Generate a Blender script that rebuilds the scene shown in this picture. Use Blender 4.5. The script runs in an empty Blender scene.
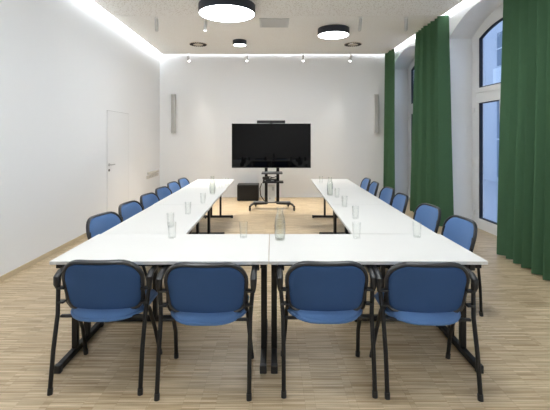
import bpy, bmesh, math, random
from mathutils import Vector, Matrix
random.seed(7)
PI = math.pi
S = bpy.context.scene
COL = S.collection

# ------------------------------------------------------------------ camera
cam_d = bpy.data.cameras.new('camera')
cam = bpy.data.objects.new('camera', cam_d); COL.objects.link(cam)
cam.location = (0, 0, 1.522); cam.rotation_euler = (PI/2, 0, 0)
cam_d.sensor_fit = 'HORIZONTAL'; cam_d.sensor_width = 36
cam_d.lens = 385/550*36
cam_d.shift_x = 3/550; cam_d.shift_y = -(205-138)/550
cam_d.clip_start = 0.05; cam_d.clip_end = 200
S.camera = cam

# ------------------------------------------------------------------ world, lights, exposure
SKY = 0.72          # daylight strength
DISC = 10.5         # round lamps
SPOT = 120.0         # each lit spotlight, watts
COVE = 20.0         # strip in the ceiling gap
S.view_settings.view_transform = 'Standard'; S.view_settings.look = 'None'
S.view_settings.gamma = 1.0; S.view_settings.use_curve_mapping = False
S.view_settings.exposure = 1.18
w = bpy.data.worlds.new('sky'); S.world = w; w.use_nodes = True
bg = w.node_tree.nodes['Background']
bg.inputs[0].default_value = (0.50, 0.68, 1.0, 1); bg.inputs[1].default_value = SKY

# ------------------------------------------------------------------ materials
def srgb(r, g, b):
    def f(c):
        c /= 255
        return c/12.92 if c <= .04045 else ((c+.055)/1.055)**2.4
    return (f(r), f(g), f(b), 1)
def mat(name, col, rough=.5, metal=0, spec=.5, bump=None, var=None, sheen=0):
    m = bpy.data.materials.new(name); m.use_nodes = True
    nt = m.node_tree; p = nt.nodes['Principled BSDF']
    c = srgb(*col)
    p.inputs['Base Color'].default_value = c; p.inputs['Roughness'].default_value = rough
    p.inputs['Metallic'].default_value = metal; p.inputs['Specular IOR Level'].default_value = spec
    if sheen: p.inputs['Sheen Weight'].default_value = sheen
    tc = nt.nodes.new('ShaderNodeTexCoord')
    if var:
        n = nt.nodes.new('ShaderNodeTexNoise'); n.inputs['Scale'].default_value = var[0]
        nt.links.new(tc.outputs['Object'], n.inputs['Vector'])
        mx = nt.nodes.new('ShaderNodeMixRGB')
        mx.inputs[1].default_value = [x*(1-var[1]) for x in c[:3]]+[1]
        mx.inputs[2].default_value = [min(1, x*(1+var[1])) for x in c[:3]]+[1]
        nt.links.new(n.outputs[0], mx.inputs[0]); nt.links.new(mx.outputs[0], p.inputs['Base Color'])
    if bump:
        n = nt.nodes.new('ShaderNodeTexNoise'); n.inputs['Scale'].default_value = bump[0]
        nt.links.new(tc.outputs['Object'], n.inputs['Vector'])
        b = nt.nodes.new('ShaderNodeBump'); b.inputs['Strength'].default_value = bump[1]; b.inputs['Distance'].default_value = .002
        nt.links.new(n.outputs[0], b.inputs['Height']); nt.links.new(b.outputs[0], p.inputs['Normal'])
    return m
def emis(name, col, s):
    m = bpy.data.materials.new(name); m.use_nodes = True; nt = m.node_tree
    nt.nodes.clear(); o = nt.nodes.new('ShaderNodeOutputMaterial'); e = nt.nodes.new('ShaderNodeEmission')
    e.inputs[0].default_value = (*col, 1); e.inputs[1].default_value = s
    nt.links.new(e.outputs[0], o.inputs[0]); return m
def glassmat(name, tint, edge=.5, base=.04):
    m = bpy.data.materials.new(name); m.use_nodes = True; nt = m.node_tree
    nt.nodes.clear(); o = nt.nodes.new('ShaderNodeOutputMaterial')
    t = nt.nodes.new('ShaderNodeBsdfTransparent'); t.inputs[0].default_value = (*tint, 1)
    g = nt.nodes.new('ShaderNodeBsdfGlossy'); g.inputs['Roughness'].default_value = .03
    lw = nt.nodes.new('ShaderNodeLayerWeight'); lw.inputs[0].default_value = .35
    mr = nt.nodes.new('ShaderNodeMapRange'); mr.inputs['To Min'].default_value = base; mr.inputs['To Max'].default_value = edge
    nt.links.new(lw.outputs['Facing'], mr.inputs['Value'])
    mx = nt.nodes.new('ShaderNodeMixShader'); nt.links.new(mr.outputs[0], mx.inputs[0])
    nt.links.new(t.outputs[0], mx.inputs[1]); nt.links.new(g.outputs[0], mx.inputs[2]); nt.links.new(mx.outputs[0], o.inputs[0])
    return m

WALL = mat('wall_paint', (245, 246, 247), .85, spec=.2, bump=(60, .05))
WOODTRIM = mat('trim_wood', (206, 188, 156), .5, var=(8, .1))
WHITE = mat('white_lacquer', (240, 240, 239), .4)
DOORW = mat('door_white', (242, 243, 244), .5)
TOP = mat('white_laminate', (219, 218, 214), .45, spec=.3, var=(90, .008))
EDGE = mat('laminate_edge', (232, 224, 208), .5)
BLACK = mat('black_powder_coat', (18, 17, 17), .45, spec=.4)
PLASTIC = mat('black_plastic', (32, 33, 35), .4)
RIM = mat('grey_black_rim', (38, 39, 42), .38, spec=.6)
BLUE = mat('blue_fabric', (86, 120, 168), .9, spec=.15, bump=(700, .25), var=(500, .07), sheen=.15)
NAVY = mat('dark_blue_fabric', (60, 88, 132), .9, spec=.12, bump=(700, .25), var=(500, .07))
GREEN = mat('green_velvet', (76, 108, 80), .9, spec=.06, var=(14, .05))
CHROME = mat('brushed_steel', (190, 190, 190), .3, 1)
LAMPRIM = mat('anthracite_metal', (46, 52, 64), .45, spec=.4)
GREYW = mat('light_grey_enclosure', (214, 214, 212), .5)
GREYM = mat('mid_grey_grille', (186, 186, 184), .6)
SCREEN = mat('screen_glass', (3, 3, 4), .03, spec=.24)
DARKBOX = mat('black_box_laminate', (22, 22, 24), .5)
GREYSHELF = mat('dark_grey_shelf', (96, 97, 99), .4, .3)
CABLE = mat('cable_black', (28, 28, 30), .6)
WBOX = mat('white_plastic', (222, 222, 218), .45)
GASKET = mat('dark_gasket', (28, 32, 42), .6)
FACADE = mat('facade_plaster', (205, 208, 212), .9, var=(.7, .05))
FACWIN = mat('facade_window_dark', (132, 142, 154), .25)
GROUND = mat('pavement', (190, 192, 196), .9, var=(1.5, .08))
PANE = glassmat('window_glass', (.93, .96, 1.0), .3, .03)
TUMB = glassmat('drinking_glass', (.99, .995, .99), .3, .02)
CARAFE = glassmat('carafe_glass', (.98, .988, .978), .42, .04)
WATER = glassmat('water', (.965, .978, .962), .25, .02)
DIFF = emis('lamp_diffuser', (.93, .97, 1), DISC)
COVEM = emis('cove_led', (.90, .95, 1.0), COVE)
COVEB = emis('cove_led_back', (.94, .96, 1.0), COVE*.45)
TIP = emis('spot_lens', (1, .97, .92), 6)

def floor_mat():
    m = bpy.data.materials.new('industrial_parquet'); m.use_nodes = True; nt = m.node_tree
    p = nt.nodes['Principled BSDF']; p.inputs['Roughness'].default_value = .38; p.inputs['Specular IOR Level'].default_value = .4
    L = nt.links.new; N = nt.nodes.new
    tc = N('ShaderNodeTexCoord')
    def brick(w, h, c1, c2, off):
        b = N('ShaderNodeTexBrick'); b.offset = .37; b.offset_frequency = 1
        b.inputs['Scale'].default_value = 1; b.inputs['Brick Width'].default_value = w; b.inputs['Row Height'].default_value = h
        b.inputs['Mortar Size'].default_value = .0006; b.inputs['Color1'].default_value = srgb(*c1); b.inputs['Color2'].default_value = srgb(*c2)
        b.inputs['Mortar'].default_value = srgb(120, 98, 70)
        mp = N('ShaderNodeMapping'); mp.inputs['Location'].default_value = (off, off*.3, 0); L(tc.outputs['Object'], mp.inputs[0]); L(mp.outputs[0], b.inputs['Vector'])
        return b
    a = brick(.30, .020, (224, 206, 174), (178, 154, 118), 0)
    c = brick(.19, .010, (232, 216, 188), (160, 136, 102), 3.1)
    mx = N('ShaderNodeMixRGB'); mx.inputs[0].default_value = .45; L(a.outputs[0], mx.inputs[1]); L(c.outputs[0], mx.inputs[2])
    mp = N('ShaderNodeMapping'); mp.inputs['Scale'].default_value = (2.2, 38, 1); L(tc.outputs['Object'], mp.inputs[0])
    n = N('ShaderNodeTexNoise'); n.inputs['Scale'].default_value = 1.6; n.inputs['Detail'].default_value = 4; L(mp.outputs[0], n.inputs['Vector'])
    cr = N('ShaderNodeValToRGB'); cr.color_ramp.elements[0].position = .32; cr.color_ramp.elements[0].color = (.66, .62, .56, 1)
    cr.color_ramp.elements[1].position = .68; cr.color_ramp.elements[1].color = (1.12, 1.1, 1.08, 1); L(n.outputs[0], cr.inputs[0])
    m2 = N('ShaderNodeMixRGB'); m2.blend_type = 'MULTIPLY'; m2.inputs[0].default_value = .8; L(mx.outputs[0], m2.inputs[1]); L(cr.outputs[0], m2.inputs[2])
    L(m2.outputs[0], p.inputs['Base Color']); return m
FLOOR = floor_mat()

def ceil_mat(name, scale, hole, base, dark):
    m = bpy.data.materials.new(name); m.use_nodes = True; nt = m.node_tree
    p = nt.nodes['Principled BSDF']; p.inputs['Roughness'].default_value = .95; p.inputs['Specular IOR Level'].default_value = .1
    L = nt.links.new; N = nt.nodes.new
    tc = N('ShaderNodeTexCoord'); v = N('ShaderNodeTexVoronoi'); v.inputs['Scale'].default_value = scale; L(tc.outputs['Object'], v.inputs['Vector'])
    cr = N('ShaderNodeValToRGB'); cr.color_ramp.elements[0].position = hole; cr.color_ramp.elements[0].color = srgb(*dark)
    cr.color_ramp.elements[1].position = hole+.08; cr.color_ramp.elements[1].color = srgb(*base)
    L(v.outputs['Distance'], cr.inputs[0]); L(cr.outputs[0], p.inputs['Base Color']); return m
CEIL1 = ceil_mat('perforated_acoustic_coarse', 30, .24, (248, 247, 244), (214, 208, 199))
CEIL2 = ceil_mat('perforated_acoustic_fine', 60, .24, (248, 247, 244), (232, 228, 221))

# ------------------------------------------------------------------ mesh helpers
class MB:
    """collects shapes, then links them as one mesh object"""
    def __init__(s): s.bm = bmesh.new()
    def box(s, x0, x1, y0, y1, z0, z1, M=None):
        c = [(x, y, z) for x in (x0, x1) for y in (y0, y1) for z in (z0, z1)]
        v = [s.bm.verts.new(M @ Vector(p) if M else p) for p in c]
        for f in ((0,1,3,2),(4,6,7,5),(0,4,5,1),(2,3,7,6),(0,2,6,4),(1,5,7,3)): s.bm.faces.new([v[i] for i in f])
        return s
    def tube(s, pts, r, n=10, closed=False, flat=1.0):
        pts = [Vector(p) for p in pts]; N = len(pts); rings = []
        rr = r if isinstance(r, (list, tuple)) else [r]*N
        up0 = None
        for i in range(N):
            a = pts[(i-1) % N] if (closed or i > 0) else pts[i]
            b = pts[(i+1) % N] if (closed or i < N-1) else pts[i]
            t = (b-a).normalized()
            if up0 is None:
                up0 = Vector((0,0,1)) if abs(t.z) < .9 else Vector((0,1,0))
            u = (up0 - t*up0.dot(t)).normalized(); up0 = u; v = t.cross(u)
            rings.append([s.bm.verts.new(pts[i] + u*math.cos(2*PI*k/n)*rr[i] + v*math.sin(2*PI*k/n)*rr[i]*flat) for k in range(n)])
        for i in range(N if closed else N-1):
            A, B = rings[i], rings[(i+1) % N]
            for k in range(n): s.bm.faces.new((A[k], A[(k+1)%n], B[(k+1)%n], B[k]))
        if not closed:
            s.bm.faces.new(rings[0][::-1]); s.bm.faces.new(rings[-1])
        return s
    def lathe(s, prof, n=24, c=(0,0,0), M=None, caps=True):
        rings = []
        for r, z in prof:
            ring = []
            for k in range(n):
                p = Vector((c[0]+r*math.cos(2*PI*k/n), c[1]+r*math.sin(2*PI*k/n), c[2]+z))
                ring.append(s.bm.verts.new(M @ p if M else p))
            rings.append(ring)
        for A, B in zip(rings, rings[1:]):
            for k in range(n): s.bm.faces.new((A[k], A[(k+1)%n], B[(k+1)%n], B[k]))
        if caps:
            s.bm.faces.new(rings[0][::-1]); s.bm.faces.new(rings[-1])
        return s
    def prism_x(s, pts, x0, x1, f=None):       # polygon in (y,z) extruded along x
        f = f or (lambda x, y, z: (x, y, z))
        A = [s.bm.verts.new(f(x0, y, z)) for y, z in pts]; B = [s.bm.verts.new(f(x1, y, z)) for y, z in pts]
        n = len(pts)
        s.bm.faces.new(A); s.bm.faces.new(B[::-1])
        for i in range(n): s.bm.faces.new((A[i], B[i], B[(i+1)%n], A[(i+1)%n]))
        return s
    def ring_x(s, o, i_, x0, x1, f):            # frame between two outlines
        n = len(o)
        V = [[s.bm.verts.new(f(x, y, z)) for y, z in pts] for pts in (o, i_) for x in (x0, x1)]
        oa, ob, ia, ib = V
        for k in range(n):
            j = (k+1) % n
            s.bm.faces.new((oa[k], oa[j], ob[j], ob[k])); s.bm.faces.new((ia[k], ib[k], ib[j], ia[j]))
            s.bm.faces.new((oa[k], ia[k], ia[j], oa[j])); s.bm.faces.new((ob[k], ob[j], ib[j], ib[k]))
        return s
    def build(s, name, m, parent=None, smooth=False, bevel=0, loc=None, rz=0):
        bmesh.ops.recalc_face_normals(s.bm, faces=s.bm.faces)
        if bevel: 
            bmesh.ops.bevel(s.bm, geom=list(s.bm.edges), offset=bevel, segments=2, affect='EDGES', profile=.5, clamp_overlap=True)
        me = bpy.data.meshes.new(name); s.bm.to_mesh(me); s.bm.free()
        me.materials.append(m)
        if smooth:
            for p in me.polygons: p.use_smooth = True
            try: me.set_sharp_from_angle(angle=math.radians(40))
            except Exception: pass
        o = bpy.data.objects.new(name, me); COL.objects.link(o)
        if parent: o.parent = parent
        if loc: o.location = loc
        if rz: o.rotation_euler.z = rz
        return o

def tag(o, label=None, cat=None, group=None, kind=None):
    if label: o['label'] = label
    if cat: o['category'] = cat
    if group: o['group'] = group
    if kind: o['kind'] = kind
    return o
def empty(name, loc=(0,0,0), rz=0):
    o = bpy.data.objects.new(name, None); COL.objects.link(o); o.location = loc; o.rotation_euler.z = rz
    o.empty_display_size = .1; return o
def dup(o, parent=None):
    c = o.copy(); COL.objects.link(c)
    if parent: c.parent = parent
    for ch in list(o.children): dup(ch, c)
    return c
def struct(o, label=None, cat='structure'):
    o['kind'] = 'structure'
    if label: o['label'] = label
    o['category'] = cat
    return o

# ------------------------------------------------------------------ the room
XL, YB, YF, H = -2.88, 9.88, -2.2, 3.66
HS = 3.90                                   # slab above the suspended ceiling
def sk(x, y, z): return (x - .019*(y-5), y, z)      # right hand wall runs in slightly
XR = 3.12
struct(MB().box(-3.1, 4.0, YF-.1, YB+.2, -.12, 0).build('floor', FLOOR), 'light wooden strip parquet floor with fine staves', 'floor')
struct(MB().box(XL-.2, XL, YF, YB, 0, HS).build('wall_left', WALL), 'plain white left wall', 'wall')
struct(MB().box(XL-.2, 3.9, YB, YB+.2, 0, HS).build('wall_back', WALL), 'plain white back wall behind the television', 'wall')
struct(MB().box(XL-.2, 3.9, YF-.2, YF, 0, HS).build('wall_front', WALL), 'plain white wall behind the viewer', 'wall')
struct(MB().box(XL-.2, 4.0, YF-.2, YB+.2, HS, HS+.1).build('ceiling', WALL), 'white slab above the suspended ceiling', 'ceiling')
# suspended ceiling, with a gap to the walls
def panel(y0, y1, m, name):
    mb = MB(); z0, z1 = H, H+.05
    a = [(-2.79, y0), (sk(3.0, y0, 0)[0], y0), (sk(3.0, y1, 0)[0], y1), (-2.79, y1)]
    A = [mb.bm.verts.new((x, y, z0)) for x, y in a]; B = [mb.bm.verts.new((x, y, z1)) for x, y in a]
    mb.bm.faces.new(A[::-1]); mb.bm.faces.new(B)
    for i in range(4): mb.bm.faces.new((A[i], A[(i+1)%4], B[(i+1)%4], B[i]))
    return mb.build(name, m)
YS = 6.72
struct(panel(YF+.1, YS, CEIL1, 'ceiling'), 'beige speckled acoustic ceiling field over the near half', 'ceiling')
struct(panel(YS+.008, YB-.07, CEIL2, 'ceiling'), 'beige fine acoustic ceiling field at the far end', 'ceiling')
# wooden skirting
struct(MB().box(XL, XL+.014, YF, YB, 0, .055).build('baseboard_left', WOODTRIM), 'pale wooden skirting along the left wall', 'baseboard')
struct(MB().box(XL+.014, 2.9, YB-.014, YB, 0, .05).build('baseboard_back', WALL), 'white skirting along the back wall', 'baseboard')

# right wall with deep arched openings
HW, ZS, ZA = .975, 3.25, 3.56
WIN = [5.725, 8.72, 2.73, -.27]
def arch(c, hw, z0, zs, za, n=20):
    rise = za-zs; R = (hw*hw+rise*rise)/(2*rise); zc = za-R; th = math.asin(hw/R)
    pts = [(c-hw, z0), (c-hw, zs)]
    pts += [(c+R*math.sin(-th+2*th*k/n), zc+R*math.cos(-th+2*th*k/n)) for k in range(1, n)]
    return pts + [(c+hw, zs), (c+hw, z0)]
mb = MB(); X1 = XR+.60
edges = sorted(WIN); cur = YF
for c in edges:
    mb.prism_x([(cur, 0), (c-HW, 0), (c-HW, HS), (cur, HS)], XR, X1, sk); cur = c+HW
    ap = arch(c, HW, 0, ZS, ZA)[1:-1]
    for (ya, za_), (yb, zb_) in zip(ap, ap[1:]):
        mb.prism_x([(ya, za_), (yb, zb_), (yb, HS), (ya, HS)], XR, X1, sk)
mb.prism_x([(cur, 0), (YB, 0), (YB, HS), (cur, HS)], XR, X1, sk)
struct(mb.build('wall_right', WALL), 'white right wall with deep arched window openings', 'wall')
# little white skirting in the reveals
mb = MB()
for c in WIN:
    mb.prism_x([(c+HW-.012, 0), (c+HW, 0), (c+HW, .05), (c+HW-.012, .05)], XR, XR+.38, sk)
struct(mb.build('baseboard_right', WHITE), 'white skirting inside the window recesses', 'baseboard')
# french windows
XF = XR+.39
for i, c in enumerate(WIN):
    r = empty('window_%d' % (i+1), sk(XF, c, 0))
    ox, oy, oz = r.location
    f = lambda x, y, z, ox=ox, oy=oy: (sk(x, y, z)[0]-ox, y-oy, z)
    MB().ring_x(arch(c, HW, 0, ZS, ZA), arch(c, HW-.11, .05, ZS-.03, ZA-.09), XF, XF+.08, f).build('window_frame', WHITE, r)
    mb = MB(); mb.prism_x([(c-HW+.11, 2.20), (c+HW-.11, 2.20), (c+HW-.11, 2.28), (c-HW+.11, 2.28)], XF+.005, XF+.075, f)
    mb.build('transom', WHITE, r)
    MB().prism_x([(c-.04, .05), (c+.04, .05), (c+.04, 2.20), (c-.04, 2.20)], XF+.005, XF+.075, f).build('mullion', WHITE, r)
    # arched top light
    o1 = arch(c, HW-.11, 2.28, ZS-.03, ZA-.09); i1 = arch(c, HW-.235, 2.36, ZS-.06, ZA-.21); i2 = arch(c, HW-.25, 2.375, ZS-.065, ZA-.225)
    s1 = MB().ring_x(o1, i1, XF-.012, XF+.06, f).build('top_sash', WHITE, r)
    MB().ring_x(i1, i2, XF-.004, XF+.05, f).build('gasket', GASKET, s1)
    MB().prism_x(i2, XF+.02, XF+.03, f).build('glass_pane', PANE, s1)
    for sd in (0, 1):
        y0, y1 = (c-HW+.11, c-.04) if sd == 0 else (c+.04, c+HW-.11)
        q = lambda d: [(y0+d, .05+d), (y0+d, 2.21-d*.8), (y1-d, 2.21-d*.8), (y1-d, .05+d)]
        s2 = MB().ring_x(q(0), q(.125), XF-.012, XF+.06, f).build('door_sash', WHITE, r)
        MB().ring_x(q(.125), q(.14), XF-.004, XF+.05, f).build('gasket', GASKET, s2)
        MB().prism_x(q(.14), XF+.02, XF+.03, f).build('glass_pane', PANE, s2)
        for zh in (.25, 1.1, 2.0):
            yy = y1 if sd else y0
            h = MB(); p = f(XF-.02, yy, zh); h.tube([(p[0], p[1], zh-.04), (p[0], p[1], zh+.04)], .010, 8).build('hinge', WHITE, s2)
        if sd == 0:
            p = f(XF-.03, y1-.03, 1.05)
            MB().box(p[0]-.006, p[0]+.018, p[1]-.014, p[1]+.014, .98, 1.1).tube([(p[0]-.03, p[1], 1.08), (p[0]-.03, p[1], .96)], .009, 8).box(p[0]-.03, p[0], p[1]-.008, p[1]+.008, 1.07, 1.086).build('window_handle', CHROME, s2)
    struct(r, 'tall arched white french window', 'window')

# LED strips lying in the ceiling gap
def strip(pts, label, m=None):
    mb = MB(); mb.bm.faces.ensure_lookup_table()
    (xa, ya), (xb, yb) = pts
    d = Vector((xb-xa, yb-ya, 0)).normalized(); nrm = Vector((-d.y, d.x, 0))*.006
    a, b = Vector((xa, ya, 0)), Vector((xb, yb, 0))
    q = [a+nrm, a-nrm, b-nrm, b+nrm]
    z0, z1 = H+.055, H+.085
    A = [mb.bm.verts.new((p.x, p.y, z0)) for p in q]; B = [mb.bm.verts.new((p.x, p.y, z1)) for p in q]
    mb.bm.faces.new(A[::-1]); mb.bm.faces.new(B)
    for i in range(4): mb.bm.faces.new((A[i], A[(i+1)%4], B[(i+1)%4], B[i]))
    return tag(mb.build('led_strip', m or COVEM), label, 'light strip', 'light strips in the ceiling gap')
strip([(-2.80, YF+.2), (-2.80, YB-.13)], 'white light strip glowing in the ceiling gap along the left wall')
strip([(-2.78, YB-.14), (2.85, YB-.14)], 'white light strip glowing in the ceiling gap above the television wall', COVEB)
strip([(sk(3.01, YF+.2, 0)[0]-.02, YF+.2), (sk(3.01, YB-.13, 0)[0]-.02, YB-.13)], 'white light strip glowing in the ceiling gap behind the green curtains')

# flush white door in the left wall
d0, d1 = 6.72, 7.72
r = empty('door_1', (XL, (d0+d1)/2, 0)); struct(r, 'flush white door in the left wall', 'door')
MB().box(0, .008, -.5, .5, 0, 2.0).build('door_leaf', DOORW, r, bevel=.002)
mb = MB(); mb.box(0, .006, -.509, -.503, 0, 2.009).box(0, .006, .503, .509, 0, 2.009).box(0, .006, -.503, .503, 2.003, 2.009)
mb.build('door_gap', mat('door_gap_grey', (205, 206, 206), .8), r)
h = MB(); h.lathe([(.025, 0), (.025, .01)], 16, M=Matrix.Translation((.008, -.44, 1.05)) @ Matrix.Rotation(PI/2, 4, 'Y'))
h.tube([(.01, -.44, 1.05), (.055, -.44, 1.05), (.06, -.43, 1.05), (.06, -.31, 1.05)], .010, 10)
h.build('door_handle', CHROME, r, smooth=True)
MB().lathe([(.022, 0), (.022, .01)], 16, M=Matrix.Translation((.008, -.44, .955)) @ Matrix.Rotation(PI/2, 4, 'Y')).build('keyhole_plate', mat('dark_steel', (80, 80, 80), .4, .8), r)

# ------------------------------------------------------------------ outside
o = MB().box(4.2, 40, -25, 70, -1.35, -1.2).build('pavement_ground', GROUND); struct(o, 'pale pavement outside the windows', 'ground')
r = empty('neighbouring_building', (14, 22, -1.2))
tag(r, 'pale building across the street seen through the arched window', 'building')
MB().box(0, 3, -26, 30, 0, 14).build('wall', FACADE, r)
for k in range(-8, 8):
    yy = 1.1 + k*3.1
    for z0, z1 in ((.3, 5.0), (7.2, 9.2)):
        f = MB().box(-.06, .0, yy-.75, yy+.75, z0, z1).build('window', FACWIN, r)
        MB().box(-.10, -.06, yy-.03, yy+.03, z0, z1).box(-.10, -.06, yy-.75, yy+.75, (z0+z1)/2-.03, (z0+z1)/2+.03).build('glazing_bar', WHITE, f)
    MB().box(-.25, 0, yy-.85, yy+.85, 6.0, 7.0).build('window_box', WHITE, r)

# ------------------------------------------------------------------ ceiling fittings
def lamp(x, y, dia, hgt, label):
    r = empty('ceiling_lamp', (x, y, H)); R = dia/2
    tag(r, label, 'ceiling lamp', 'round ceiling lamps')
    MB().lathe([(R, 0), (R, -hgt), (R-.012, -hgt), (R-.012, -hgt+.01), (R-.012, -.002)], 64, caps=False).build('lamp_rim', LAMPRIM, r, smooth=True)
    MB().lathe([(R-.013, -.003), (R-.013, -hgt+.008)], 64).build('diffuser', DIFF, r, smooth=True)
    return r
lamp(-.727, 6.22, .91, .14, 'largest round ceiling lamp with anthracite rim, cut by the top of the view')
lamp(1.205, 7.55, .615, .13, 'medium round anthracite ceiling lamp to the right above the television')
lamp(-.71, 8.45, .30, .105, 'smallest round anthracite ceiling lamp near the back wall')
lamp(1.2, 3.3, .89, .14, 'added round ceiling lamp over the near table row, unseen above the view, lights the room')  # added lamp out of view, brightens the near tables and room
lamp(-1.2, 2.4, .89, .14, 'added round ceiling lamp over the left near chairs, unseen above the view, lights the room')  # another added lamp above the frame, only there for its light
lamp(.6, -.4, .89, .14, 'added round ceiling lamp behind the viewer, unseen, lights the room')  # unseen lamp added behind the camera to fill the room with light

def spot(x, y, drop, length, tilt, az, label, rad=.03, lit=False):
    r = empty('spotlight', (x, y, H)); tag(r, label, 'spotlight', 'white ceiling spotlights')
    MB().lathe([(.035, 0), (.035, -.015), (.012, -.02)], 20).build('ceiling_mount', WHITE, r, smooth=True)
    MB().tube([(0, 0, -.015), (0, 0, -drop)], .007, 8).build('stem', WHITE, r, smooth=True)
    M = Matrix.Translation((0, 0, -drop)) @ Matrix.Rotation(az, 4, 'Z') @ Matrix.Rotation(tilt, 4, 'X')
    hd = MB().lathe([(rad*.6, .04), (rad, .02), (rad, -length+.04), (rad-.004, -length+.035)], 20, M=M).build('spot_head', GREYW, r, smooth=True)
    MB().lathe([(rad-.006, -length+.034), (rad-.006, -length+.031)], 20, M=M).build('lens', TIP if lit else GREYW, hd)
    if lit:
        ld = bpy.data.lights.new('spot_beam', 'SPOT'); ld.energy = SPOT; ld.color = (1, .93, .82); ld.spot_size = 1.15; ld.spot_blend = 1.0; ld.shadow_soft_size = .025
        lo = bpy.data.objects.new('spot_beam', ld); COL.objects.link(lo); lo.parent = r; lo.matrix_local = M @ Matrix.Translation((0, 0, -length+.02))
for x, l in ((-2.11, 'small white spotlight before the back wall, at the far left'), (-.63, 'small white spotlight before the back wall, above the television left corner'),
             (.78, 'small white spotlight before the back wall, right of the television'), (1.99, 'small white spotlight before the back wall, at the far right')):
    spot(x, 9.70, .10, .15, -.42, .7 if x < -2 else (-.7 if x > 1.9 else 0), l, .032, True)
spot(-2.05, 6.84, .05, .24, -.25, .35, 'white tube spotlight by the left cove light')
spot(-1.18, 6.84, .09, .17, .2, .5, 'white tube spotlight beside the largest round lamp', lit=True)
spot(1.57, 6.84, .05, .24, -.3, -.5, 'white tube spotlight right of the medium round lamp')
spot(2.38, 6.84, .05, .24, -.3, -.4, 'white tube spotlight nearest the green curtains')

def diffuser(x, y, label):
    r = empty('air_diffuser', (x, y, H)); tag(r, label, 'air vent', 'round ceiling air vents')
    MB().lathe([(.20, 0), (.20, -.006), (.185, -.012), (.10, -.008), (.0015, -.008)], 48).build('face_plate', mat('vent_cream', (220, 212, 200), .6), r, smooth=True)
    mb = MB()
    for k in range(22):
        M = Matrix.Rotation(2*PI*k/22, 4, 'Z')
        mb.box(.118, .190, -.008, .008, -.020, -.0095, M)
    mb.build('slots', mat('vent_slot_dark', (52, 50, 48), .8), r)
diffuser(-1.68, 8.76, 'round slotted air vent in the ceiling near the left back corner')
diffuser(1.84, 8.76, 'round slotted air vent in the ceiling near the right back corner')
r = empty('ceiling_grille', (.04, 7.14, H)); tag(r, 'square pale louvred ventilation grille in the middle of the ceiling', 'vent')
mb = MB().box(-.27, .27, -.27, -.24, -.012, 0).box(-.27, .27, .24, .27, -.012, 0).box(-.27, -.24, -.24, .24, -.012, 0).box(.24, .27, -.24, .24, -.012, 0)
mb.build('grille_frame', GREYW, r)
MB().box(-.24, .24, -.24, .24, -.002, 0).build('backing', GREYM, r)
mb = MB()
for k in range(16):
    mb.box(-.24, .24, -.235+k*.03, -.217+k*.03, -.010, -.002)
mb.build('louvres', GREYW, r)

# ------------------------------------------------------------------ wall fittings
def column(x, label):
    r = empty('wall_speaker', (x, YB, 1.64)); tag(r, label, 'speaker', 'column speakers on the back wall')
    MB().box(-.055, .055, -.10, -.02, 0, 1.0).build('speaker_body', GREYW, r, bevel=.006)
    MB().box(-.047, .047, -.106, -.098, .02, .98).build('speaker_grille', GREYM, r)
    MB().box(-.02, .02, -.02, 0, .2, .26).box(-.02, .02, -.02, 0, .74, .80).build('wall_bracket', GREYM, r)
column(-2.51, 'slim grey column speaker on the back wall, left of the television')
column(2.66, 'slim grey column speaker on the back wall, beside the far curtain')
r = empty('socket_panel', (XL, 9.25, .58)); tag(r, 'pale socket panel low on the left wall near the back corner', 'socket')
MB().box(0, .03, -.42, .42, 0, .07).box(0, .03, -.36, .46, .09, .15).build('socket_box', mat('socket_cream', (222, 218, 210), .5), r, bevel=.004)
mb = MB()
for k in range(6): mb.lathe([(.022, 0), (.022, .003)], 16, M=Matrix.Translation((.030, -.32+.12*k, .035)) @ Matrix.Rotation(PI/2, 4, 'Y'))
mb.build('outlets', GREYM, r)

# ------------------------------------------------------------------ curtains
def curtain(ya0, ya1, yb0, yb1, n_fold, label, seed, x0=2.995, amp=.085):
    rnd = random.Random(seed); n = n_fold*20; nz = 16; zt, zb = H-.006, .012
    ph = [rnd.uniform(-.5, .5) for _ in range(n_fold+2)]; am = [rnd.uniform(.6, 1.3) for _ in range(n_fold+2)]
    mb = MB(); fr, bk = [], []
    def P(u, v, off):
        k = u*n_fold; i = int(min(k, n_fold-1e-6)); t = k-i
        a = am[i]*(1-t)+am[i+1]*t; p = ph[i]*(1-t)+ph[i+1]*t
        y = (ya0+(ya1-ya0)*u)*(1-v)+(yb0+(yb1-yb0)*u)*v + .016*math.sin(7*u+3*v)*v
        A = amp*a*(.8+.3*v); wv = 2*PI*k+p*(.4+.8*v)
        x = x0 - .01*v - A*(2*abs(math.sin(wv/2))**.9-1+.22*math.sin(.5*wv+seed))
        y += .020*math.sin(wv)
        return sk(x+off, y, zt+(zb-zt)*v)
    for j in range(nz+1):
        v = j/nz
        fr.append([mb.bm.verts.new(P(i/n, v, 0)) for i in range(n+1)])
        bk.append([mb.bm.verts.new(P(i/n, v, .006)) for i in range(n+1)])
    for j in range(nz):
        for i in range(n):
            mb.bm.faces.new((fr[j][i], fr[j+1][i], fr[j+1][i+1], fr[j][i+1]))
            mb.bm.faces.new((bk[j][i], bk[j][i+1], bk[j+1][i+1], bk[j+1][i]))
        mb.bm.faces.new((fr[j][0], bk[j][0], bk[j+1][0], fr[j+1][0])); mb.bm.faces.new((fr[j][n], fr[j+1][n], bk[j+1][n], bk[j][n]))
    for i in range(n):
        mb.bm.faces.new((fr[0][i], fr[0][i+1], bk[0][i+1], bk[0][i])); mb.bm.faces.new((fr[nz][i], bk[nz][i], bk[nz][i+1], fr[nz][i+1]))
    o = mb.build('curtain', GREEN, smooth=True)
    return tag(o, label, 'curtain', 'green floor-length curtains')
curtain(9.18, 9.76, 9.16, 9.80, 4, 'narrow green pleated curtain farthest away, in the back corner', 3, 2.98, .05)
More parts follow.
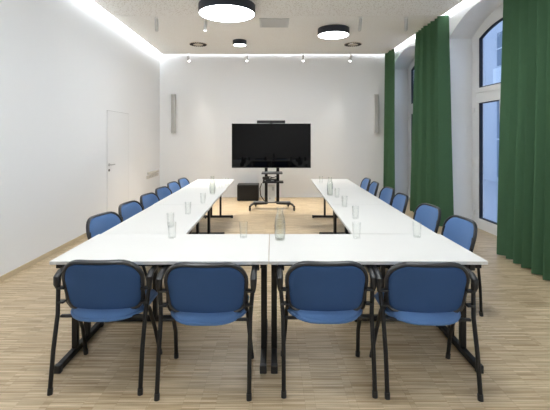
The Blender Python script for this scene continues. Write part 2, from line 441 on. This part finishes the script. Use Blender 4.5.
curtain(6.67, 7.84, 6.50, 8.1, 8, 'green pleated curtain hanging between the two arched windows', 5)
curtain(3.35, 4.97, 3.30, 5.09, 10, 'wide green pleated curtain nearest the camera at the right edge', 11, 3.0, .085)
mb = MB(); mb.prism_x([(3.2, H-.006), (9.76, H-.006), (9.76, H+.02), (3.2, H+.02)], 3.03, 3.06, sk)
struct(mb.build('trim_1', WHITE), 'white curtain rail in the ceiling gap', 'curtain rail')
o = None

# ------------------------------------------------------------------ tables
TL, TW, TH = 1.40, .70, .735
def make_table():
    r = empty('folding_table')
    MB().box(-TL/2+.001, TL/2-.001, -TW/2+.001, TW/2-.001, TH-.022, TH).build('tabletop', TOP, r, bevel=.002)
    for s in (-1, 1):
        x = s*(TL/2-.035)
        lg = MB().box(x-.02, x+.02, -.105, -.07, .045, TH-.062).box(x-.02, x+.02, .07, .105, .045, TH-.062).build('leg', BLACK, r, bevel=.003)
        MB().box(x-.02, x+.02, -.31, .31, .008, .05).build('foot_bar', BLACK, lg, bevel=.006)
        for q in (-1, 1): MB().box(x-.022, x+.022, min(q*.29, q*.325), max(q*.29, q*.325), 0, .052).build('end_cap', PLASTIC, lg, bevel=.005)
        MB().box(x-.02, x+.02, -.30, .30, TH-.062, TH-.024).build('top_beam', BLACK, lg, bevel=.003)
        xi = x - s*.045
        for q in (-1, 1): MB().box(xi-.02, xi+.02, min(q*.25, q*.31), max(q*.25, q*.31), TH-.075, TH-.024).build('fold_catch', PLASTIC, lg, bevel=.006)
    for s in (-1, 1):
        MB().box(-TL/2+.08, TL/2-.08, s*.27-.012, s*.27+.012, TH-.052, TH-.023).build('under_rail', BLACK, r)
    return r
T0 = make_table(); tables = []
used = [False]
def place_table(x, y, rz, label):
    t = T0 if not used[0] else dup(T0); used[0] = True
    t.location = (x, y, 0); t.rotation_euler.z = rz
    return tag(t, label, 'table', 'white tables joined into a U')
NY = 2.456+TW/2
place_table(-.722, NY, 0, 'left table of the near row, behind the two left front chairs')
place_table(.680, NY, 0, 'right table of the near row, behind the two right front chairs')
wd = ['nearest the camera', 'middle', 'farthest']
for k in range(3):
    y = 3.158+.7+k*1.402
    place_table(-1.055-.006*k, y, PI/2, 'white table in the left arm of the U, %s of its three' % wd[k])
for k in range(3):
    y = 3.158+.705+k*1.402
    a = -.020
    place_table(1.022+.028*k, y, PI/2+a, 'white table in the right arm of the U, %s of its three' % wd[k])

# ------------------------------------------------------------------ chairs
def round_rect(w, h, rt, rb, n=7):
    pts = []
    for cx, cy, r, a0 in ((w/2-rb, -h/2+rb, rb, -PI/2), (w/2-rt, h/2-rt, rt, 0), (-w/2+rt, h/2-rt, rt, PI/2), (-w/2+rb, -h/2+rb, rb, PI)):
        for k in range(n+1):
            a = a0+PI/2*k/n; pts.append((cx+r*math.cos(a), cy+r*math.sin(a)))
    out = []
    for i, p in enumerate(pts):                    # add points along straight runs
        q = pts[(i+1) % len(pts)]; out.append(p)
        d = math.hypot(q[0]-p[0], q[1]-p[1])
        m = int(d/.05)
        for j in range(1, m): out.append((p[0]+(q[0]-p[0])*j/m, p[1]+(q[1]-p[1])*j/m))
    return out
BW, BH, BZ = .49, .306, .622
def back_map(u, v, off=0):                          # u across, v up, off towards the sitter
    lean = .24; bulge = .048*(1-(u/(BW/2))**2); u = u*(1+.14*min(0, v))*(1-.05*max(0, -v/(BH/2)))
    y = -.095 - v*math.sin(lean) - bulge + off
    return (u, y, BZ + v*math.cos(lean) - .038*(1-(u/(BW/2))**2)*(1 if v < 0 else 0)*abs(v)/(BH/2) + off*.2)
def pad(outline, fmap, t_front, t_back, rings=(1, .97, .9, .7, .4, 0)):
    bm = bmesh.new(); n = len(outline)
    def side(th, sgn):
        prev = None; first = None
        for s in rings:
            off = sgn*th*math.sqrt(max(0, 1-s**6)) if s > .0 else sgn*th
            if s == 0:
                c = bm.verts.new(fmap(0, 0, off)); 
                for i in range(n): bm.faces.new((prev[i], prev[(i+1)%n], c))
                break
            ring = [bm.verts.new(fmap(x*s, y*s, off)) for x, y in outline]
            if prev:
                for i in range(n): bm.faces.new((prev[i], prev[(i+1)%n], ring[(i+1)%n], ring[i]))
            else: first = ring
            prev = ring
        return first
    a = side(t_front, 1); b = side(t_back, -1)
    bmesh.ops.remove_doubles(bm, verts=bm.verts, dist=1e-5)
    mb = MB(); mb.bm.free(); mb.bm = bm; return mb
def make_chair(arms=True):
    r = empty('conference_chair')
    yr = -.215 if arms else -.15
    ol = round_rect(BW, BH, .125, .038)
    b = pad([(x*.97, y*.97) for x, y in ol], lambda u, v, o: back_map(u, v, o), .026, .010).build('backrest', BLUE, r, smooth=True)
    # rear cover in darker blue
    pad([(x*.955, y*.955) for x, y in ol], lambda u, v, o: back_map(u, v, o-.008), .001, .010).build('rear_cover', NAVY, b, smooth=True)
    MB().tube([back_map(x, y) for x, y in ol], .013, 8, closed=True, flat=1.35).build('backrest_rim', RIM, b, smooth=True)
    # seat
    so = round_rect(.465, .42, .06, .17)
    smap = lambda u, v, o: (u, .060+v-.03*(1-(u/.235)**2)*(1 if v < 0 else 0)*min(1, abs(v)/.2), .437+o*1.0 - .25*max(0, v-.14))
    st = pad(so, smap, .034, .022).build('seat', BLUE, r, smooth=True)
    MB().tube([smap(x, y, -.012) for x, y in so], .012, 8, closed=True).build('seat_edging', BLUE, st, smooth=True)
    for s in (-1, 1):
        # rear leg rises to carry the armrest, front leg slopes back to carry the backrest
        rl = MB().tube([(s*.268, yr, .015), (s*.268, yr*.6-.05, .25), (s*.270 if arms else s*.256, -.128, .44)] + ([(s*.283, -.098, .60), (s*.285, -.088, .655)] if arms else [(s*.250, -.11, .455)]), .0115, 10, flat=1.15).build('leg', BLACK, r, smooth=True)
        MB().tube([(s*.268, yr-.0005, 0), (s*.2675, yr+.004, .035)], .016, 10).build('rubber_foot', PLASTIC, rl, smooth=True)
        fl = MB().tube([(s*.262, .215, .015), (s*.248, .14, .22), (s*.242, .03, .41), (s*.240, -.02, .44), (s*.240, -.065, .49), (s*.238, -.088, .60), (s*.232, -.100, .66)], .0115, 10, flat=1.15).build('leg', BLACK, r, smooth=True)
        MB().tube([(s*.262, .216, 0), (s*.260, .205, .035)], .016, 10).build('rubber_foot', PLASTIC, fl, smooth=True)
        # joint pieces between arm post and backrest
        MB().box(min(s*.17, s*.262), max(s*.17, s*.262), -.12, -.095, .41, .425).build('seat_bracket', PLASTIC, r, bevel=.004)
        if not arms: continue
        for zz, yy in ((.50, -.10), (.585, -.095)):
            MB().box(min(s*.234, s*.284), max(s*.234, s*.284), yy-.03, yy+.015, zz, zz+.012).build('bracket', PLASTIC, r, bevel=.004)
        # armrest pad: curls down behind
        x = s*.288
        MB().tube([(x, -.095, .580), (x, -.112, .615), (x, -.106, .655), (x, -.07, .677), (x, .02, .682), (x-s*.004, .09, .680), (x-s*.008, .125, .668)],
                  [.010, .016, .019, .018, .016, .014, .009], 12, flat=1.1).build('armrest', PLASTIC, r, smooth=True)
    MB().tube([(-.243, .03, .405), (.243, .03, .405)], .011, 8).build('crossbar', BLACK, r)
    return r
C0 = make_chair(); C1 = make_chair(False); cu = set()
def place_chair(x, y, rz, label, group, proto=C0):
    c = dup(proto) if proto.name in cu else proto; cu.add(proto.name)
    c.location = (x, y, 0); c.rotation_euler.z = rz
    return tag(c, label, 'chair', group)
G1 = 'blue chairs in front of the near table row'
place_chair(-1.05, 2.285+.215, 0, 'leftmost blue chair seen from behind at the near table row', G1)
place_chair(-.401, 2.237+.215, 0, 'second blue chair from the left at the near table row, seen from behind', G1)
place_chair(.337, 2.26+.215, 0, 'second blue chair from the right at the near table row, seen from behind', G1)
place_chair(.948, 2.24+.215, -.03, 'rightmost blue chair seen from behind at the near table row', G1)
nth = ['nearest the camera', 'second from the camera', 'third from the camera', 'fourth from the camera', 'fifth from the camera', 'farthest, at the back end']
G2 = 'blue chairs along the left arm of the tables'
for k, (d, x, a) in enumerate([(3.71, -1.44, .24), (4.41, -1.435, .15), (5.08, -1.43, .14), (5.76, -1.44, .16), (6.45, -1.46, .12), (7.05, -1.43, .12)]):
    place_chair(x-.07, d, -PI/2-a, 'blue chair left of the tables, %s' % nth[k], G2, C1)
G3 = 'blue chairs along the right arm of the tables'
for k, (d, x, a) in enumerate([(3.55, 1.52, .08), (4.23, 1.50, .12), (5.08, 1.47, .0), (5.74, 1.50, .06), (6.48, 1.49, -.04), (7.07, 1.50, .0)]):
    place_chair(x+.10, d, PI/2+a, 'blue chair right of the tables, %s' % nth[k], G3, C1)

# ------------------------------------------------------------------ television on its trolley
TY = 8.25
r = empty('television_stand', (.0, TY, 0)); tag(r, 'black wheeled television trolley with two posts and shelves', 'tv stand')
for s in (-1, 1):
    MB().box(s*.125-.032, s*.125+.032, .03, .075, .10, 1.62).build('post', BLACK, r, bevel=.004)
    bl = MB().tube([(s*.12, .06, .115), (s*.40, .0, .112), (s*.44, -.10, .105), (s*.46, -.27, .095)], [.025, .025, .024, .022], 10).build('base_leg', BLACK, r, smooth=True)
    MB().tube([(s*.12, .10, .115), (s*.33, .16, .11), (s*.36, .30, .10)], .022, 10).build('base_leg', BLACK, r, smooth=True)
    for (cx, cy) in ((s*.46, -.25), (s*.36, .28)):
        ct = MB().tube([(cx, cy, .10), (cx, cy, .06)], .014, 8).box(cx-.022, cx+.022, cy-.012, cy+.03, .05, .066).box(cx-.022, cx-.017, cy-.012, cy+.03, .02, .06).box(cx+.017, cx+.022, cy-.012, cy+.03, .02, .06).build('caster', BLACK, r)
        M = Matrix.Translation((cx, cy+.012, .034)) @ Matrix.Rotation(PI/2, 4, 'Y')
        MB().lathe([(.02, -.016), (.034, -.012), (.034, .012), (.02, .016)], 20, M=M).build('wheel', PLASTIC, ct, smooth=True)
MB().box(-.40, .40, .0, .14, .125, .15).build('base_plate', GREYSHELF, r, bevel=.004)
MB().box(-.22, .22, -.22, .10, .765, .80).build('shelf', GREYSHELF, r, bevel=.004)
MB().box(-.20, .24, -.20, .10, .575, .60).build('shelf', BLACK, r, bevel=.004)
MB().box(-.30, .30, -.002, .03, 1.18, 1.26).box(-.30, .30, -.002, .03, 1.50, 1.58).box(-.25, -.19, -.005, .03, 1.12, 1.66).box(.19, .25, -.005, .03, 1.12, 1.66).build('mounting_frame', BLACK, r)
t = empty('television', (-.015, TY-.04, .885)); tag(t, 'large black flat television with glossy screen on the trolley', 'television')
MB().box(-.84, .84, -.03, .02, 0, .945).box(-.5, .5, .02, .035, .2, .7).build('television_case', PLASTIC, t, bevel=.004)
MB().box(-.832, .832, -.033, -.0295, .016, .937).build('screen', SCREEN, t)
v = empty('video_bar', (.15-.02-.02, TY-.05, 1.83)); tag(v, 'slim black video bar sitting on top of the television', 'camera bar')
MB().box(-.30, .30, -.045, .03, .005, .065).build('bar_case', PLASTIC, v, bevel=.008)
MB().box(-.03, .03, -.05, .05, 0, .008).build('clamp', BLACK, v)
MB().lathe([(.018, 0), (.018, .01), (.010, .014)], 16, M=Matrix.Translation((0, -.045, .035)) @ Matrix.Rotation(PI/2, 4, 'X')).build('lens', SCREEN, v)
v.location.x = -.02
# devices on the shelves
b = empty('media_player', (-.04, TY-.06, .60)); tag(b, 'dark media device with cables on the middle shelf of the trolley', 'device')
MB().box(-.15, .13, -.09, .06, .0, .055).box(-.16, -.02, -.10, .02, .058, .10).build('device_case', PLASTIC, b, bevel=.005)
MB().box(-.12, -.09, -.093, -.09, .02, .035).box(.02, .08, -.093, -.09, .02, .03).build('front_ports', GREYM, b)
mb = MB()
mb.tube([(-.03, -.05, .14), (-.12, -.10, .12), (-.06, -.10, .10), (.08, -.08, .14), (.14, -.02, .16)], .009, 6)
mb.tube([(.05, -.02, .12), (.0, -.10, .14), (-.10, -.06, .155)], .009, 6)
tag(mb.build('cable_bundle', CABLE, loc=(-.02, TY-.02, .555)), 'tangle of black cables lying over the media device', 'cables')
mb = MB(); mb.tube([(-.20, -.08, .56), (-.235, -.10, .45), (-.22, -.08, .30), (-.15, -.04, .19), (-.10, -.02, .16)], .010, 8)
tag(mb.build('hanging_cable', CABLE, loc=(-.02, TY, 0), smooth=True), 'black cable looping down left of the trolley posts', 'cable')
b = empty('white_device', (.0, TY+.005, .150)); tag(b, 'white upright device between the trolley posts with grey fittings', 'device')
MB().box(-.085, .06, -.025, .045, 0, .37).build('device_case', WBOX, b, bevel=.008)
MB().box(.0, .045, -.03, -.025, .25, .33).box(-.07, -.03, -.03, -.025, .06, .10).build('connector_panel', GREYM, b)
b = empty('black_cabinet', (-.02, 9.50, 0)); 
tag(b, 'low black box cabinet on the floor at the back wall, left of the trolley', 'cabinet')
b.location = ((247.8-272)*9.3/385, 9.52, 0)
MB().box(-.26, .26, -.21, .20, .01, .385).build('cabinet_body', DARKBOX, b, bevel=.004)
MB().box(-.245, .245, -.216, -.211, .025, .365).build('front_panel', BLACK, b)
MB().box(-.24, -.20, -.19, -.15, 0, .01).box(.20, .24, -.19, -.15, 0, .01).box(-.24, -.20, .14, .18, 0, .01).box(.20, .24, .14, .18, 0, .01).build('foot', PLASTIC, b)

# ------------------------------------------------------------------ glassware
def tumbler_mesh():
    return MB().lathe([(.001, .001), (.026, 0), (.028, .003), (.034, .125), (.0325, .125), (.0265, .010), (.001, .009)], 28, caps=True)
G0 = tumbler_mesh().build('tumbler', TUMB, smooth=True); gu = [False]
def glass(px, d, label):
    o = G0 if not gu[0] else dup(G0); gu[0] = True
    o.location = ((px-272)*d/385, d, TH)
    return tag(o, label, 'drinking glass', 'clear drinking glasses on the tables')
glass(243.5, 3.04, 'clear glass standing on the near table row, left of the water carafe')
glass(172, 3.03, 'clear glass at the left of the near table row, in front of another glass')
glass(170.5, 3.40, 'clear glass on the left table arm, nearest of that arm')
glass(188, 3.98, 'second clear glass along the left table arm')
glass(203, 4.63, 'third clear glass along the left table arm, before the carafe')
glass(220.5, 6.10, 'clear glass behind the left carafe')
glass(227, 6.40, 'farthest clear glass on the left table arm near its inner edge')
glass(356.5, 3.02, 'clear glass at the inner right corner of the near table row')
glass(355.5, 3.75, 'clear glass on the right table arm, nearest of that arm')
glass(344.5, 4.4, 'second clear glass along the right table arm')
glass(337, 5.1, 'clear glass just in front of the right carafe')
glass(321, 6.7, 'farthest clear glass on the right table arm')
glass(417, 3.05, 'clear glass standing alone toward the outer right of the near table row')
def carafe(px, d, label):
    r = empty('water_carafe', ((px-272)*d/385, d, TH)); tag(r, label, 'carafe', 'glass carafes')
    out = [(.001, .001), (.034, 0), (.038, .008), (.042, .05), (.043, .12), (.040, .155), (.032, .19), (.025, .21), (.0235, .23), (.0275, .252)]
    inn = [(.026, .252), (.0215, .23), (.023, .21), (.030, .189), (.038, .154), (.041, .12), (.0395, .05), (.036, .014), (.001, .012)]
    MB().lathe(out+inn, 32).build('glass_body', CARAFE, r, smooth=True)
    MB().lathe([(.001, .013), (.035, .015), (.0385, .05), (.040, .12), (.037, .152), (.001, .1525)], 28).build('water', WATER, r, smooth=True)
carafe(280, 2.97, 'greenish glass water carafe in the middle of the near table row')
carafe(212.5, 5.4, 'glass water carafe on the left table arm')
carafe(330, 5.27, 'glass water carafe on the right table arm')
